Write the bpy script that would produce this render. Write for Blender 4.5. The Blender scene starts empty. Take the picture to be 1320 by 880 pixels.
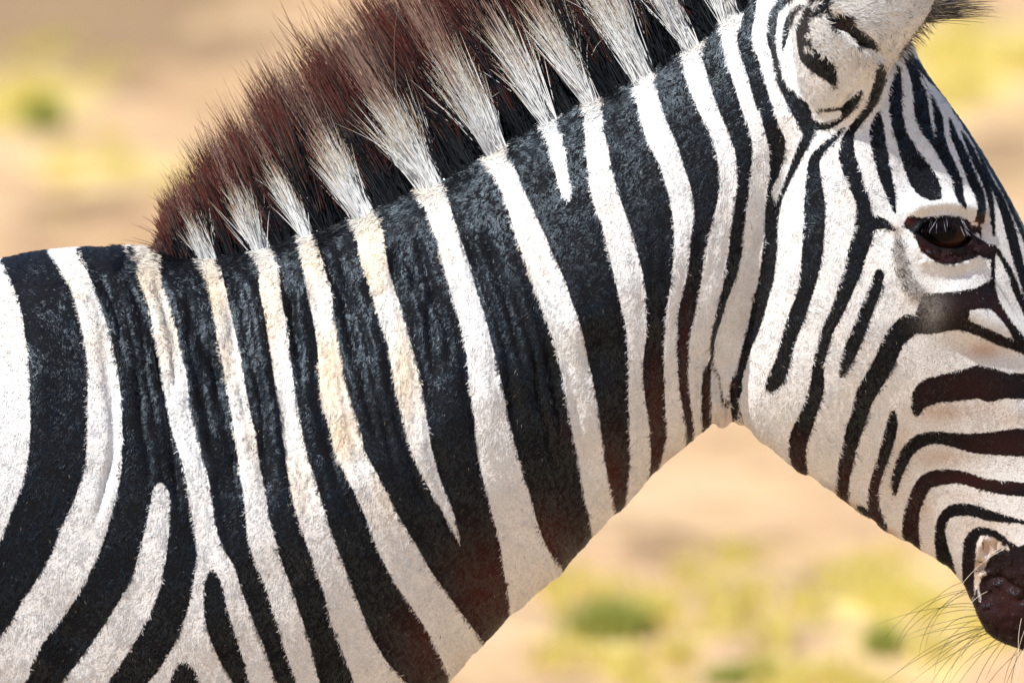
import bpy, bmesh, math, random
import numpy as np
from mathutils import Vector, Matrix

rng = np.random.default_rng(7)
random.seed(7)
scene = bpy.context.scene
col = scene.collection

# ------------------------------------------------------------------ camera, light, exposure
S = 0.00068                      # metres per photo pixel on the animal's mid-plane
DIST = 6.5
PITCH = math.radians(6.0)
CZ = 1.225
IW, IH = 1320.0, 880.0
FWD = np.array([0, math.cos(PITCH), -math.sin(PITCH)])
UP = np.array([0, math.sin(PITCH), math.cos(PITCH)])
CAM = np.array([0, 0, CZ]) - DIST * FWD

cam_d = bpy.data.cameras.new('camera')
cam_d.sensor_width = 36.0
cam_d.lens = 36.0 * DIST / (IW * S)
cam_d.clip_start = 0.1
cam_d.clip_end = 3000
cam_d.dof.use_dof = True
cam_d.dof.focus_distance = DIST - 0.10
cam_d.dof.aperture_fstop = 6.0
cam = bpy.data.objects.new('camera', cam_d)
cam.location = CAM
cam.rotation_euler = (math.pi / 2 - PITCH, 0, 0)
col.objects.link(cam)
scene.camera = cam

TO_SUN = np.array([-0.43, -0.36, 0.83]); TO_SUN /= np.linalg.norm(TO_SUN)
world = bpy.data.worlds.new('World'); scene.world = world; world.use_nodes = True
wn = world.node_tree.nodes; wl = world.node_tree.links
bg = wn['Background']
sky = wn.new('ShaderNodeTexSky'); sky.sky_type = 'NISHITA'; sky.sun_disc = False
sky.sun_elevation = math.asin(TO_SUN[2])
sky.sun_rotation = math.atan2(TO_SUN[0], TO_SUN[1])
wl.new(sky.outputs[0], bg.inputs[0]); bg.inputs[1].default_value = 0.115
sun_d = bpy.data.lights.new('sun', 'SUN'); sun_d.energy = 4.9; sun_d.angle = math.radians(0.6)
sun_d.color = (1.0, 0.96, 0.90)
sun = bpy.data.objects.new('sun', sun_d); col.objects.link(sun)
sun.rotation_euler = Vector(TO_SUN).to_track_quat('Z', 'Y').to_euler()
sun.location = (-3, -3, 6)
scene.view_settings.view_transform = 'Standard'
scene.view_settings.look = 'None'
scene.view_settings.exposure = 0.30
scene.view_settings.gamma = 1.0
scene.render.engine = 'CYCLES'
scene.cycles.max_bounces = 6
scene.cycles.use_denoising = True
scene.cycles_curves.shape = 'RIBBONS'
scene.cycles_curves.subdivisions = 2

# ------------------------------------------------------------------ measuring helpers
def unproj(px, py, y=0.0):
    """side-view measure (photo pixel units) -> point on the vertical plane y"""
    px = np.asarray(px, float); py = np.asarray(py, float)
    u = (px - IW / 2) * S / DIST; v = (IH / 2 - py) * S / DIST
    d = np.stack([u, FWD[1] + v * UP[1], FWD[2] + v * UP[2]], -1)
    t = (y - CAM[1]) / d[..., 1]
    return CAM + d * t[..., None]

def proj(P):
    Q = P - CAM
    w = Q @ FWD
    return IW / 2 + Q[:, 0] / w * DIST / S, IH / 2 - (Q @ UP) / w * DIST / S

def ground_at(px, py):
    u = (px - IW / 2) * S / DIST; v = (IH / 2 - py) * S / DIST
    d = np.array([u, FWD[1] + v * UP[1], FWD[2] + v * UP[2]])
    return CAM + d * (-CAM[2] / d[2])

def crom(pts, n=4):
    """Catmull-Rom densify of an open polyline (any number of columns)"""
    p = np.asarray(pts, float)
    q = np.vstack([2 * p[0] - p[1], p, 2 * p[-1] - p[-2]])
    out = []
    t = np.linspace(0, 1, n, endpoint=False)[:, None]
    for i in range(len(p) - 1):
        a, b, c, d = q[i], q[i + 1], q[i + 2], q[i + 3]
        out.append(0.5 * (2 * b + (c - a) * t + (2 * a - 5 * b + 4 * c - d) * t ** 2 + (3 * b - a - 3 * c + d) * t ** 3))
    out.append(p[-1:])
    return np.vstack(out)

# ------------------------------------------------------------------ coat pattern: a map in side-view units
X0, Y0, X1, Y1 = -200, -320, 1560, 1020
RW, RH = X1 - X0, Y1 - Y0
LIM = 14.0

def window(pts, m):
    a = np.floor(pts[:, :2].min(0) - m).astype(int); b = np.ceil(pts[:, :2].max(0) + m).astype(int)
    x0 = max(a[0], X0); y0 = max(a[1], Y0); x1 = min(b[0], X1); y1 = min(b[1], Y1)
    if x1 <= x0 or y1 <= y0:
        return None
    gx, gy = np.meshgrid(np.arange(x0, x1), np.arange(y0, y1))
    return (slice(y0 - Y0, y1 - Y0), slice(x0 - X0, x1 - X0)), gx.astype(np.float32), gy.astype(np.float32)

def seg_dist(gx, gy, a, b):
    dx, dy = b[0] - a[0], b[1] - a[1]
    L = dx * dx + dy * dy + 1e-9
    t = np.clip(((gx - a[0]) * dx + (gy - a[1]) * dy) / L, 0, 1)
    return np.hypot(gx - a[0] - t * dx, gy - a[1] - t * dy), t

def poly_sd(pts, lim=LIM):
    pts = np.asarray(pts, float)
    w = window(pts, lim)
    if w is None: return None
    sl, gx, gy = w
    d = np.full(gx.shape, 1e3, np.float32); ins = np.zeros(gx.shape, bool)
    n = len(pts)
    for i in range(n):
        a, b = pts[i], pts[(i + 1) % n]
        dd, _ = seg_dist(gx, gy, a, b)
        np.minimum(d, dd, out=d)
        if a[1] != b[1]:
            c = ((a[1] > gy) != (b[1] > gy)) & (gx < (b[0] - a[0]) * (gy - a[1]) / (b[1] - a[1]) + a[0])
            ins ^= c
    return sl, np.clip(np.where(ins, d, -d), -lim, lim)

def stroke_sd(pts, lim=LIM, n=4):
    p = crom(pts, n); p[:, 2] = np.maximum(p[:, 2], 0.3)
    w = window(p, lim + p[:, 2].max())
    if w is None: return None
    sl, gx, gy = w
    f = np.full(gx.shape, -1e3, np.float32)
    for a, b in zip(p[:-1], p[1:]):
        d, t = seg_dist(gx, gy, a, b)
        np.maximum(f, a[2] + (b[2] - a[2]) * t - d, out=f)
    return sl, np.clip(f, -lim, lim)

FIELD = np.full((RH, RW), LIM, np.float32)          # > 0 black hair, < 0 white hair
def white(r):
    if r: FIELD[r[0]] = np.minimum(FIELD[r[0]], -r[1])
def black(r):
    if r: FIELD[r[0]] = np.maximum(FIELD[r[0]], r[1])

def rows(tab):
    t = np.asarray(tab, float)
    l = crom(np.stack([t[:, 1], t[:, 0]], 1), 4); r = crom(np.stack([t[:, 2], t[:, 0]], 1), 4)
    return np.vstack([l, r[::-1]])

# neck and shoulder: white bands, rows of (y, edge towards the tail, edge towards the head)
BANDS = [
 [(300,-110,-6),(341,-100,5),(365,-92,15),(396,-82,26),(433,-74,32),(474,-70,37),(508,-70,38),(549,-72,39),(590,-78,36),(621,-86,29),(655,-98,17),(679,-108,7),(696,-118,0),(740,-140,-22),(800,-180,-60),(880,-230,-115)],
 [(300,56,90),(318,63,97),(331,68,103),(358,84,116),(389,97,128),(426,106,140),(460,112,148),(495,113,154),(540,113,157),(590,111,157),(614,106,155),(648,95,147),(682,78,138),(716,66,126),(757,41,105),(778,27,93),(802,14,75),(819,0,62),(853,-28,41),(880,-52,31),(940,-110,-30),(1010,-190,-110)],
 [(295,156,190),(318,165,197),(331,170,202),(355,177,206),(382,188,216),(413,196,225),(440,201,232),(454,204,235),(488,210,241),(522,215,245),(556,222,254),(590,233,261),(614,239,268),(648,245,273),(682,251,279),(710,253,290),(730,252,302),(754,249,309),(781,243,319),(802,237,327),(836,222,341),(863,205,350),(880,191,357),(940,150,385),(1010,90,410)],
 [(300,238,272),(325,248,281),(334,254,283),(358,266,287),(392,273,295),(426,278,303),(460,285,310),(495,292,316),(529,298,322),(563,303,330),(590,307,333),(621,311,339),(648,315,344),(669,317,348),(696,320,354),(730,331,365),(757,343,375),(798,355,389),(839,368,402),(880,382,412),(940,400,435),(1010,430,465)],
 [(290,312,346),(318,322,354),(348,332,358),(382,336,362),(416,343,369),(457,349,374),(498,355,379),(532,360,385),(580,367,394),(621,373,407),(662,382,419),(696,394,430),(730,406,444),(764,418,457),(798,426,470),(825,436,482),(853,447,499),(880,457,523),(940,480,560),(1010,520,600)],
 [(272,378,398),(297,386,406),(307,388,408),(341,390,416),(372,395,426),(410,403,431),(444,409,438),(478,411,443),(519,415,453),(553,425,464),(580,431,470),(607,443,484),(638,459,500),(672,474,518),(706,486,539),(737,501,556),(764,518,576),(788,535,593),(815,552,614),(849,569,640),(877,581,660),(930,600,700)],
 [(240,440,474),(265,448,484),(280,453,487),(307,460,495),(338,465,499),(372,478,508),(406,487,520),(437,498,528),(471,505,537),(505,511,544),(539,520,550),(580,530,557),(607,542,564),(634,556,574),(662,572,585),(686,586,591),(700,592,594)],
 [(205,520,558),(226,530,570),(240,536,574),(274,550,582),(287,554,587),(317,565,597),(355,575,608),(392,586,620),(430,597,631),(471,603,641),(512,608,650),(546,613,657),(574,614,664),(608,620,673),(638,629,683),(672,637,692),(707,646,706),(737,650,730),(771,656,745),(800,660,765),(850,670,790)],
 [(160,604,636),(185,616,650),(202,623,657),(223,635,666),(251,648,678),(277,657,690),(307,666,704),(331,675,714),(359,685,727),(386,695,736),(417,706,747),(454,718,756),(492,726,764),(529,733,771),(567,740,776),(601,747,781),(635,753,788),(666,760,797),(691,765,806),(720,772,815)],
 [(118,680,706),(145,692,720),(160,697,722),(172,702,724),(194,708,728),(223,716,733),(248,723,737),(260,732,735)],
 [(80,734,764),(105,743,775),(127,749,778),(137,754,777),(166,754,778),(197,756,785),(229,759,791),(261,765,801),(301,779,815),(331,786,823),(365,794,831),(396,801,833),(430,808,833),(468,810,829),(502,810,830),(536,811,835),(570,812,838),(594,812,839),(620,811,837),(650,808,834),(700,800,830)],
 [(40,794,828),(68,806,842),(92,814,847),(105,819,846),(127,820,849),(156,826,859),(185,836,872),(213,851,881),(242,859,890),(271,866,895),(304,869,891),(338,868,888),(372,864,882),(403,859,874),(440,856,873),(471,856,873),(502,857,876),(529,858,881),(553,860,885),(580,857,888),(620,845,890)],
 [(10,858,888),(40,872,906),(56,878,908),(70,881,904),(89,881,909),(118,890,918),(146,902,928),(172,915,939),(200,924,948),(229,928,950),(255,926,948),(280,920,945),(303,914,941),(338,908,937),(376,902,930),(406,895,922),(434,890,917),(468,887,917),(495,888,914),(522,891,912),(550,895,911),(580,898,910)],
 [(-30,905,938),(10,925,956),(20,928,958),(35,932,954),(50,930,950),(68,932,953),(88,939,960),(108,946,966),(131,953,972),(152,960,981),(170,967,986),(193,970,991),(221,969,992),(244,966,989),(272,962,986),(303,959,985),(332,956,982),(360,948,978),(380,940,972),(414,929,965),(442,921,958),(471,918,951),(494,914,942),(520,912,941),(560,911,948)],
]
for b in BANDS:
    white(poly_sd(rows(b)))
white(poly_sd(rows([(622,204,208),(631,198,216),(655,193,219),(689,186,217),(723,177,213),(757,164,206),(785,147,196),(812,130,182),(846,106,161),(880,78,138),(940,20,90),(1010,-60,20)])))
black(poly_sd(rows([(733,272,275),(750,264,285),(781,263,292),(808,266,300),(836,276,309),(860,288,317),(880,300,322),(940,330,350)])))
black(poly_sd(rows([(852,232,238),(860,227,249),(870,221,254),(880,218,259),(940,190,285),(1010,150,320)])))
# everything on the head side of the last neck band starts white
EDGE = crom([(985,-80),(978,-30),(976,0),(975,14),(970,33),(970,55),(976,72),(982,90),(988,112),(994,133),(1002,155),(1011,178),(1012,187),(1009,210),(1002,230),(996,244),(997,262),(1003,276),(1003,298),(1002,326),(999,354),(992,380),(982,417),(972,440),(964,465),(957,488),(957,502),(952,519),(950,560)], 3)
white(poly_sd(np.vstack([EDGE, [(960,700),(1600,1100),(1700,-400),(985,-400)]])))
# head: black stripes
black(poly_sd(rows([(-60,1030,1050),(-20,1015,1032),(0,1003,1021),(16,992,1005),(35,988,1001),(53,989,1000),(70,994,1002),(90,998,1006),(108,1002,1014),(123,1009,1030),(135,1015,1042),(148,1022,1047),(160,1029,1050),(172,1035,1047),(180,1037,1042)])))
for s in [
 # ring under the ear and the stem below it
 [(1046,160,7),(1058,163,5),(1072,160,5),(1088,146,6),(1102,130,5.5),(1110,119,3)], [(1054,143,3),(1070,141,2),(1086,139,3),(1096,133,4)],
 [(1042,160,9),(1041,174,7),(1032,195,6),(1023,215,5),(1013,238,3.5),(1005,258,3.5),(1000,272,6)],
 [(1034,8,2.5),(1023,15,4),(1016,30,4.5),(1012,48,3.5),(1009,66,1)],
 # long cheek stripe
 [(1135,84,5),(1136,98,7),(1131,115,7),(1119,140,6),(1107,156,5.5),(1096,172,6),(1092,186,9),(1092,202,11),(1098,222,11.5),(1107,247,9),(1113,267,9.5),(1113,287,11),(1112,305,13),(1105,327,12.5),(1099,350,11.5),(1091,370,10.5),(1081,397,9),(1068,423,8),(1061,445,7.5),(1055,471,7.5),(1053,500,9.5),(1042,533,11),(1034,553,12),(1028,573,12),(1028,590,11),(1032,607,9),(1036,630,7)],
 [(1115,287,13),(1130,287,9),(1142,290,6),(1153,296,2.5)],
 [(1088,165,1.5),(1076,177,4),(1060,192,5.5),(1050,206,7),(1049,222,9),(1049,240,11),(1050,258,13),(1050,278,14),(1049,300,14),(1047,326,13.5),(1044,350,12.5),(1037,380,10),(1026,410,10.5),(1016,440,9.5),(1009,465,10),(1000,488,11),(994,497,8)],
 [(1132,149,4),(1131,160,8),(1131,176,10.5),(1134,196,10),(1139,218,9),(1145,240,7.5),(1150,258,5),(1154,274,1.5)],
 [(1224,153,2),(1229,172,4.5),(1238,192,6),(1246,212,6.5),(1254,232,7),(1262,250,6.5),(1265,265,5.5),(1264,280,6),(1262,292,5)],
 [(1240,170,2),(1250,190,4),(1258,208,5),(1267,226,5),(1274,246,4.5),(1278,266,4),(1280,286,3),(1281,303,1.5)],
 [(1230,140,1),(1262,198,2),(1276,232,4),(1287,252,5),(1296,275,6),(1302,295,7),(1308,318,7),(1315,345,6.5),(1325,375,6),(1340,420,6),(1365,500,6)],
 [(1215,118,2),(1240,158,2.5),(1265,196,2.5),(1285,230,3),(1303,266,3),(1318,300,3.5),(1340,352,4),(1380,460,5)],
 [(1172,70,4),(1184,84,5),(1196,98,3.5),(1215,120,2.5),(1250,168,2.5),(1280,213,3),(1300,248,3),(1325,298,3),(1360,380,3)],
 # jaw stripes
 [(1170,420,15),(1153,437,14),(1143,460,13.5),(1130,485,13.5),(1116,508,12.5),(1109,530,11),(1100,558,10.5),(1093,585,10),(1088,610,9),(1085,632,8.5),(1084,660,8)],
 [(1134,352,6),(1129,370,8),(1121,390,8.5),(1112,412,9),(1104,435,9),(1095,456,9),(1088,472,6.5),(1085,484,2.5)],
 [(1151,533,4),(1150,548,7.5),(1145,568,8),(1139,588,7.5),(1132,608,6.5),(1127,628,7),(1125,648,8),(1128,664,9),(1130,690,9)],
 [(1105,652,3),(1122,664,6),(1138,678,6)],
 [(1154,636,2),(1154,622,6),(1158,607,7),(1164,592,8),(1172,579,8.5),(1186,568,9),(1206,564,8),(1230,567,9.5),(1255,571,12.5),(1285,571,15.5),(1320,570,18.5),(1400,574,20)],
 [(1178,722,10),(1174,694,11),(1174,672,10.5),(1177,654,10),(1184,636,10),(1192,622,10),(1206,616,10.5),(1225,614,9.5),(1243,616,8.5),(1265,623,8),(1290,628,9),(1320,631,9.5),(1400,640,10)],
 [(1226,752,9),(1218,724,10),(1213,700,8),(1212,680,7),(1219,664,7),(1231,657,8.5),(1250,657,8),(1275,664,7),(1300,669,4.5),(1320,673,3),(1380,680,3)],
 [(1248,765,8),(1248,740,8),(1249,715,8.5),(1251,698,8.5),(1259,686,6.5),(1272,685,5),(1285,690,5),(1297,700,5),(1305,708,8)],
 # throat fold lines
 [(919,446,2.2),(918,462,2),(912.5,477,4.5),(910.5,499,6),(910.5,522,6.5),(912.5,552,6)], [(921,468,1),(927,485,1),(931,505,1.2),(934,519,1.8),(936,530,.5)],
 [(952,500,3),(952,522,1.5),(958,546,.5)],
]:
    black(stroke_sd(s))
for p in [
 [(1155,83),(1161,86),(1163,114),(1163,142),(1168,169),(1182,191),(1198,212),(1209,229),(1214,245),(1214,257),(1200,259),(1187,254),(1175,242),(1167,222),(1161,205),(1155,182),(1150,164),(1145,142),(1146,120),(1152,98)],
 [(1163,72),(1164,79),(1174,101),(1176,123),(1178,147),(1185,169),(1201,188),(1212,205),(1220,220),(1227,234),(1229,247),(1235,260),(1246,270),(1247,266),(1243,255),(1241,237),(1235,218),(1225,196),(1217,175),(1216,153),(1206,131),(1198,118),(1190,100),(1182,88),(1170,74)],
 # ear patches
 [(1042,2),(1033,20),(1025,35),(1027,55),(1030,75),(1040,88),(1055,98),(1068,106),(1076,116),(1080,95),(1072,78),(1060,70),(1050,62),(1043,56),(1044,44),(1042,32),(1040,23),(1052,12),(1056,-6),(1050,-14)],
 [(1056,-10),(1070,-10),(1068,12),(1072,22),(1082,17),(1096,18),(1100,25),(1098,32),(1110,40),(1122,48),(1130,58),(1132,66),(1120,63),(1108,60),(1100,51),(1092,42),(1080,39),(1070,33),(1064,22),(1060,16),(1050,23),(1042,24),(1050,13),(1056,6)],
 # under the eye, cheek bone
 [(1190,377),(1200,378),(1218,377),(1242,374),(1260,370),(1277,360),(1277,340),(1279,325),(1284,322),(1283,345),(1283,370),(1288,388),(1296,402),(1306,417),(1320,434),(1400,480),(1400,500),(1345,470),(1320,457),(1305,451),(1285,445),(1265,435),(1250,429),(1235,425),(1220,427),(1200,431),(1182,431),(1180,405)],
 [(1174,525),(1176,507),(1182,495),(1195,487),(1220,481),(1240,476),(1260,470),(1280,474),(1300,480),(1320,481),(1400,492),(1400,530),(1320,514),(1292,514),(1277,519),(1260,514),(1235,517),(1210,519),(1192,525),(1187,533),(1179,538)],
 # muzzle
 [(1252,775),(1262,752),(1268,735),(1276,716),(1288,708),(1303,706),(1320,702),(1400,690),(1600,660),(1600,1000),(1230,1000),(1245,820)],
 # eyelids
 [(1163,291),(1168,281),(1175,277.5),(1187,281),(1198,279),(1217,277.5),(1236,279),(1246,282),(1251,287),(1259,283),(1264,292),(1266,300),(1265,308),(1274,314),(1283,316),(1291,324),(1296,338),(1302,352),(1298,352),(1290,336),(1284,326),(1281,335),(1275,335),(1269,333),(1261,329),(1253,334),(1242,337),(1231,341),(1217,341),(1206,337.5),(1195,330),(1187,323),(1183,315),(1180,305),(1172,297)],
]:
    black(poly_sd(p))
black(stroke_sd([(1293,332,2),(1302,350,3.5),(1308,368,5),(1318,390,5),(1335,425,6)]))
for s in [[(1187,100,1.2),(1196,122,1.8),(1200,145,2.2),(1203,165,1.8),(1204,176,.8)],
          [(1050,151,4),(1064,150,6),(1078,148,5),(1083,146,2)],
          [(1276,693,1.5),(1267,700,3),(1262,713,3.2),(1260,728,2)], [(1279,698,1.6),(1281,708,1.8)], [(1289,700,2),(1291,708,1.6)], [(1297,703,1.5),(1300,709,1)],
          [(1262,742,2),(1270,739,2)], [(1259,752,1.5),(1262,764,1.5),(1263,774,1)],
          [(1254,288,2.5),(1259,289,2)], [(1266,290,2),(1268,296,2)], [(1259,302,1.5),(1262,304,1.5)], [(1269,303,3),(1274,311,2.5)],
          [(1040,47,3),(1044,40,2)], [(1038,63,3),(1046,66,2)], [(1046,10,3),(1053,4,2)]]:
    white(stroke_sd(s))
for q in [[(1271,688,.7),(1267,700,.9),(1268,710,.6)], [(1256,722,.8),(1268,725,.8)], [(1258,736,1.3),(1272,735,1.2)]]:
    black(stroke_sd(q))
white(poly_sd([(1250,400),(1249,412),(1260,418),(1280,425),(1297,435),(1307,437),(1298,422),(1288,409),(1277,399),(1262,398)]))

def blobs(items, base=0.0):
    """soft patches of pigment: (x, y, rx, ry, strength)"""
    def f(px, py):
        o = np.full(px.shape, base)
        for x, y, rx, ry, a in items:
            o = np.maximum(o, a * np.exp(-((px - x) / rx) ** 2 - ((py - y) / ry) ** 2))
        return o
    return f
def path_blobs(pts, r, a, n=3):
    return [(x, y, r, r, a) for x, y in crom(pts, n)]
CREAM = blobs([(188,360,40,60,.8),(215,430,30,60,.6),(275,380,25,60,.9),(290,470,25,60,.6),(345,400,25,90,.8),(405,340,22,50,.8),(425,480,30,80,.9),(440,560,25,50,.9),(480,330,30,70,.9),(520,480,26,80,.8),(570,300,30,70,.4),(100,370,25,60,.5),(125,440,30,60,.4),(680,320,30,60,.35),(640,200,25,30,.5),(550,240,25,25,.7),(780,280,30,60,.25),(20,420,60,60,.4),(340,560,40,60,.5),(380,620,30,60,.5),(500,640,30,50,.4),(760,120,30,20,.5),(830,85,25,20,.4),(895,52,25,20,.4),(935,25,20,15,.4)])
TAN = blobs([(1268,452,26,13,.9),(1215,530,40,12,.75),(1270,527,30,14,.45),(1160,590,14,45,.5),(1215,590,45,12,.55),(1190,650,20,22,.5),(1150,620,20,30,.35),(1240,640,40,12,.3),(1270,675,40,12,.5),(1276,704,26,16,.9),(1262,735,12,24,.95),(1092,655,14,9,1.3),(1143,688,12,7,1.2),(1095,255,20,16,.25),(1310,540,30,12,.55),(1075,635,16,8,.7),(875,590,24,12,.5),(890,570,10,20,.4),(1120,78,20,12,.2),(1140,85,12,8,.4),(1155,297,12,10,.5),(1270,285,10,22,.5),(945,540,12,14,.35),(830,635,14,20,.25),(700,750,20,20,.2),(935,535,14,18,.5),(600,850,20,20,.25)])
GREYR = np.zeros((RH, RW), np.float32)
_r = stroke_sd([(1157,296,3),(1157,306,5),(1159,324,8.5),(1163,345,8.5),(1171,364,9),(1184,378,10),(1192,386,8)])
GREYR[_r[0]] = np.clip(_r[1] / 5 + .5, 0, 1)
_gx, _gy = np.meshgrid(np.arange(X0, X1), np.arange(Y0, Y1))
GREYR = np.maximum(GREYR, .95 * np.exp(-((_gx - 1200) / 19.0) ** 2 - ((_gy - 402) / 27.0) ** 2) * (FIELD > -2)).astype(np.float32)
def GREYB(px, py): return sample(GREYR, px, py) * .95
BROWN = blobs([(1210,332,36,9,.55),(1188,322,14,14,.5),(1170,284,9,7,1.0),(1157,304,10,12,.7),(1258,288,10,10,.9),(1262,318,22,14,.4),(1245,400,45,30,.28),(1290,400,20,40,.3),(1250,498,60,30,.35),(1290,575,60,20,.4),(1300,780,60,60,.45),(1195,510,20,30,.3),(1090,30,16,14,.35),(640,760,60,70,.9),(700,700,45,50,.9),(730,560,20,20,.2),(560,830,50,60,.8),(790,620,20,60,.9),(845,540,15,80,.9),(850,600,15,30,.9),(912,510,8,40,.8),(885,480,12,90,.8),(1030,590,16,30,.6),(1088,620,14,40,.6),(1130,640,14,40,.7),(1180,660,20,50,.5),(1250,620,80,16,.5),(940,490,14,20,.3)])
HAZE_BLACK = blobs([(1030,25,16,40,.45),(1030,60,18,30,.35),(1003,40,9,70,.25)])

def sample(F, px, py):
    x = np.clip(px - X0, 0, RW - 1.01); y = np.clip(py - Y0, 0, RH - 1.01)
    xi = x.astype(int); yi = y.astype(int); fx = x - xi; fy = y - yi
    return (F[yi, xi] * (1 - fx) + F[yi, xi + 1] * fx) * (1 - fy) + (F[yi + 1, xi] * (1 - fx) + F[yi + 1, xi + 1] * fx) * fy

def stripe_at(px, py):
    f = sample(FIELD, px, py)
    # the trunk and legs beyond the shoulder: broad bands that lean back along the flank
    q = px + 0.00018 * (py - 350) ** 2 * np.clip((200 - px) / 600, -.3, 1.2) + 10 * np.sin(py / 95.0)
    g = 16 * np.sin((q + 165) / 205.0 * 2 * math.pi)
    legs = 16 * np.sin(py / 70.0 * math.pi + 0.3 * np.sin(px / 40.0))
    g = np.where(py > 1250, legs, g)
    k = np.clip((-100 - px) / 60, 0, 1)
    k = np.maximum(k, np.clip((py - 960) / 50, 0, 1))
    return f * (1 - k) + g * k

WHITE_C = np.array([0.815, 0.83, 0.838]); CREAM_C = np.array([0.80, 0.62, 0.40]); TAN_C = np.array([0.50, 0.29, 0.16])
BLACK_C = np.array([0.0040, 0.0028, 0.0030]); BROWN_C = np.array([0.050, 0.0095, 0.005]); GREY_C = np.array([0.20, 0.18, 0.165])

def lerp(a, b, t):
    t = np.clip(t, 0, 1)[:, None]
    return a * (1 - t) + b * t

def pigments(px, py):
    w = lerp(np.repeat(WHITE_C[None], len(px), 0), CREAM_C, CREAM(px, py) * .9)
    w = lerp(w, TAN_C, TAN(px, py) * .8)
    k = lerp(np.repeat(BLACK_C[None], len(px), 0), BROWN_C, BROWN(px, py))
    k = lerp(k, np.array([0.10, .09, .09]), HAZE_BLACK(px, py))
    return w, k, GREYB(px, py)

# ------------------------------------------------------------------ relief of the animal's sides
HEIGHT = np.zeros((RH, RW), np.float32)
def relief(pts, width, amp):
    p = crom(np.asarray(pts, float), 4)
    w = window(p, width * 2.6)
    if w is None: return
    sl, gx, gy = w
    L = np.concatenate([[0], np.cumsum(np.hypot(*np.diff(p[:, :2], axis=0).T))]); L /= L[-1]
    d = np.full(gx.shape, 1e3, np.float32); tt = np.zeros(gx.shape, np.float32)
    for i in range(len(p) - 1):
        dd, t = seg_dist(gx, gy, p[i], p[i + 1])
        m = dd < d
        d[m] = dd[m]; tt[m] = (L[i] + (L[i + 1] - L[i]) * t)[m]
    taper = np.clip(np.minimum(tt, 1 - tt) * 6, 0.12, 1)
    HEIGHT[sl] += amp * taper * np.exp(-(d / width) ** 2)
def bump(x, y, rx, ry, amp):
    w = window(np.array([[x - rx * 2.4, y - ry * 2.4], [x + rx * 2.4, y + ry * 2.4]]), 2)
    sl, gx, gy = w
    HEIGHT[sl] += amp * np.exp(-((gx - x) / rx) ** 2 - ((gy - y) / ry) ** 2)

def band_mid(i, y):
    t = np.asarray(BANDS[i], float)
    return np.interp(y, t[:, 0], (t[:, 1] + t[:, 2]) / 2)
for i in range(1, 12):                                   # skin folds that run with the stripes
    j = i + 1 if i != 8 else 10
    if i == 9: continue
    n = {1: 7, 2: 7, 3: 6, 4: 5, 5: 6, 6: 6, 7: 6}.get(i, 3)
    for k in range(n):
        f = (k + .5 + rng.uniform(-.35, .35)) / n
        if i < 8:
            ya = rng.uniform(330, 430) - max(0, i - 3) * 14; yb = ya + rng.uniform(130, 300); a = -rng.uniform(5.5, 10.0)
        else:
            ya = rng.uniform(230, 380); yb = ya + rng.uniform(120, 220); a = -rng.uniform(1.2, 2.4)
        ys = np.linspace(ya, yb, 6)
        xs = band_mid(i, ys) * (1 - f) + band_mid(j, ys) * f + rng.normal(0, 2.2, 6)
        relief(np.stack([xs, ys], 1), rng.uniform(4, 7), a)
for (a, b, c) in [((205,345),(222,400),(236,470)), ((222,470),(232,520),(246,580)), ((282,370),(296,420),(306,500)), ((306,480),(318,540),(328,600)), ((400,330),(414,380),(424,440)), ((500,330),(512,380),(520,420)),
                  ((520,300),(505,345),(512,390)), ((540,320),(530,370),(540,430)), ((560,360),(552,420),(566,500)), ((470,350),(480,380),(500,370))]:
    relief([a, b, c], 5.5, -6.0)
for k in range(80):                                       # fine creases that cross both colours of the coat
    i = int(rng.integers(1, 8)); j = i + 1; f = rng.uniform(0, 1); ya = rng.uniform(320, 620); yb = ya + rng.uniform(60, 200)
    ys = np.linspace(ya, yb, 5); xs = band_mid(i, ys) * (1 - f) + band_mid(j, ys) * f + rng.normal(0, 2.5, 5)
    relief(np.stack([xs, ys], 1), rng.uniform(2.6, 4.2), -rng.uniform(1.2, 2.6))
for k in range(70):                                       # uneven flesh under the coat
    bump(rng.uniform(40, 900), rng.uniform(150, 860), rng.uniform(14, 40), rng.uniform(20, 60), rng.normal(0, 3.0))
# jaw and throat
relief([(1012,140),(1008,220),(990,290),(972,370),(950,450),(940,510),(952,548)], 26, -24)
relief([(1010,200),(992,300),(972,390),(950,470)], 7, -5)
bump(1065, 400, 90, 170, 15); bump(1020, 500, 50, 70, 6)
for pts, wd, am in [([(918,440),(912,490),(911,550)], 4.5, -9), ([(921,466),(930,505),(936,552)], 4, -8), ([(943,500),(946,530),(950,556)], 4, -8),
                    ([(898,440),(896,500),(900,560)], 7, -5), ([(960,300),(948,370),(930,440),(924,480)], 5, -5), ([(975,200),(982,280),(965,350)], 4, -4), ([(905,290),(902,350),(888,430)], 6, -3),
                    ([(935,220),(942,290),(925,370)], 6, -3)]:
    relief(pts, wd, am)
# eye, brow, cheek bone, nose
relief([(1160,276),(1190,266),(1222,264),(1252,272),(1268,292)], 13, 15)
relief([(1175,300),(1195,330),(1220,340),(1250,334),(1270,318)], 11, 5)
relief([(1180,350),(1215,360),(1260,350)], 8, -1.5)
bump(1180, 225, 26, 30, -5); bump(1260, 300, 16, 20, -6); bump(1262, 345, 30, 22, -3)
relief([(1195,398),(1240,400),(1290,425),(1340,450),(1390,480)], 24, 11)
relief([(1150,300),(1160,350),(1185,392)], 12, 4)
bump(1265, 450, 50, 20, -5); bump(1250, 600, 80, 50, -5)
relief([(1330,420),(1370,500),(1410,580)], 30, -7)
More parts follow.
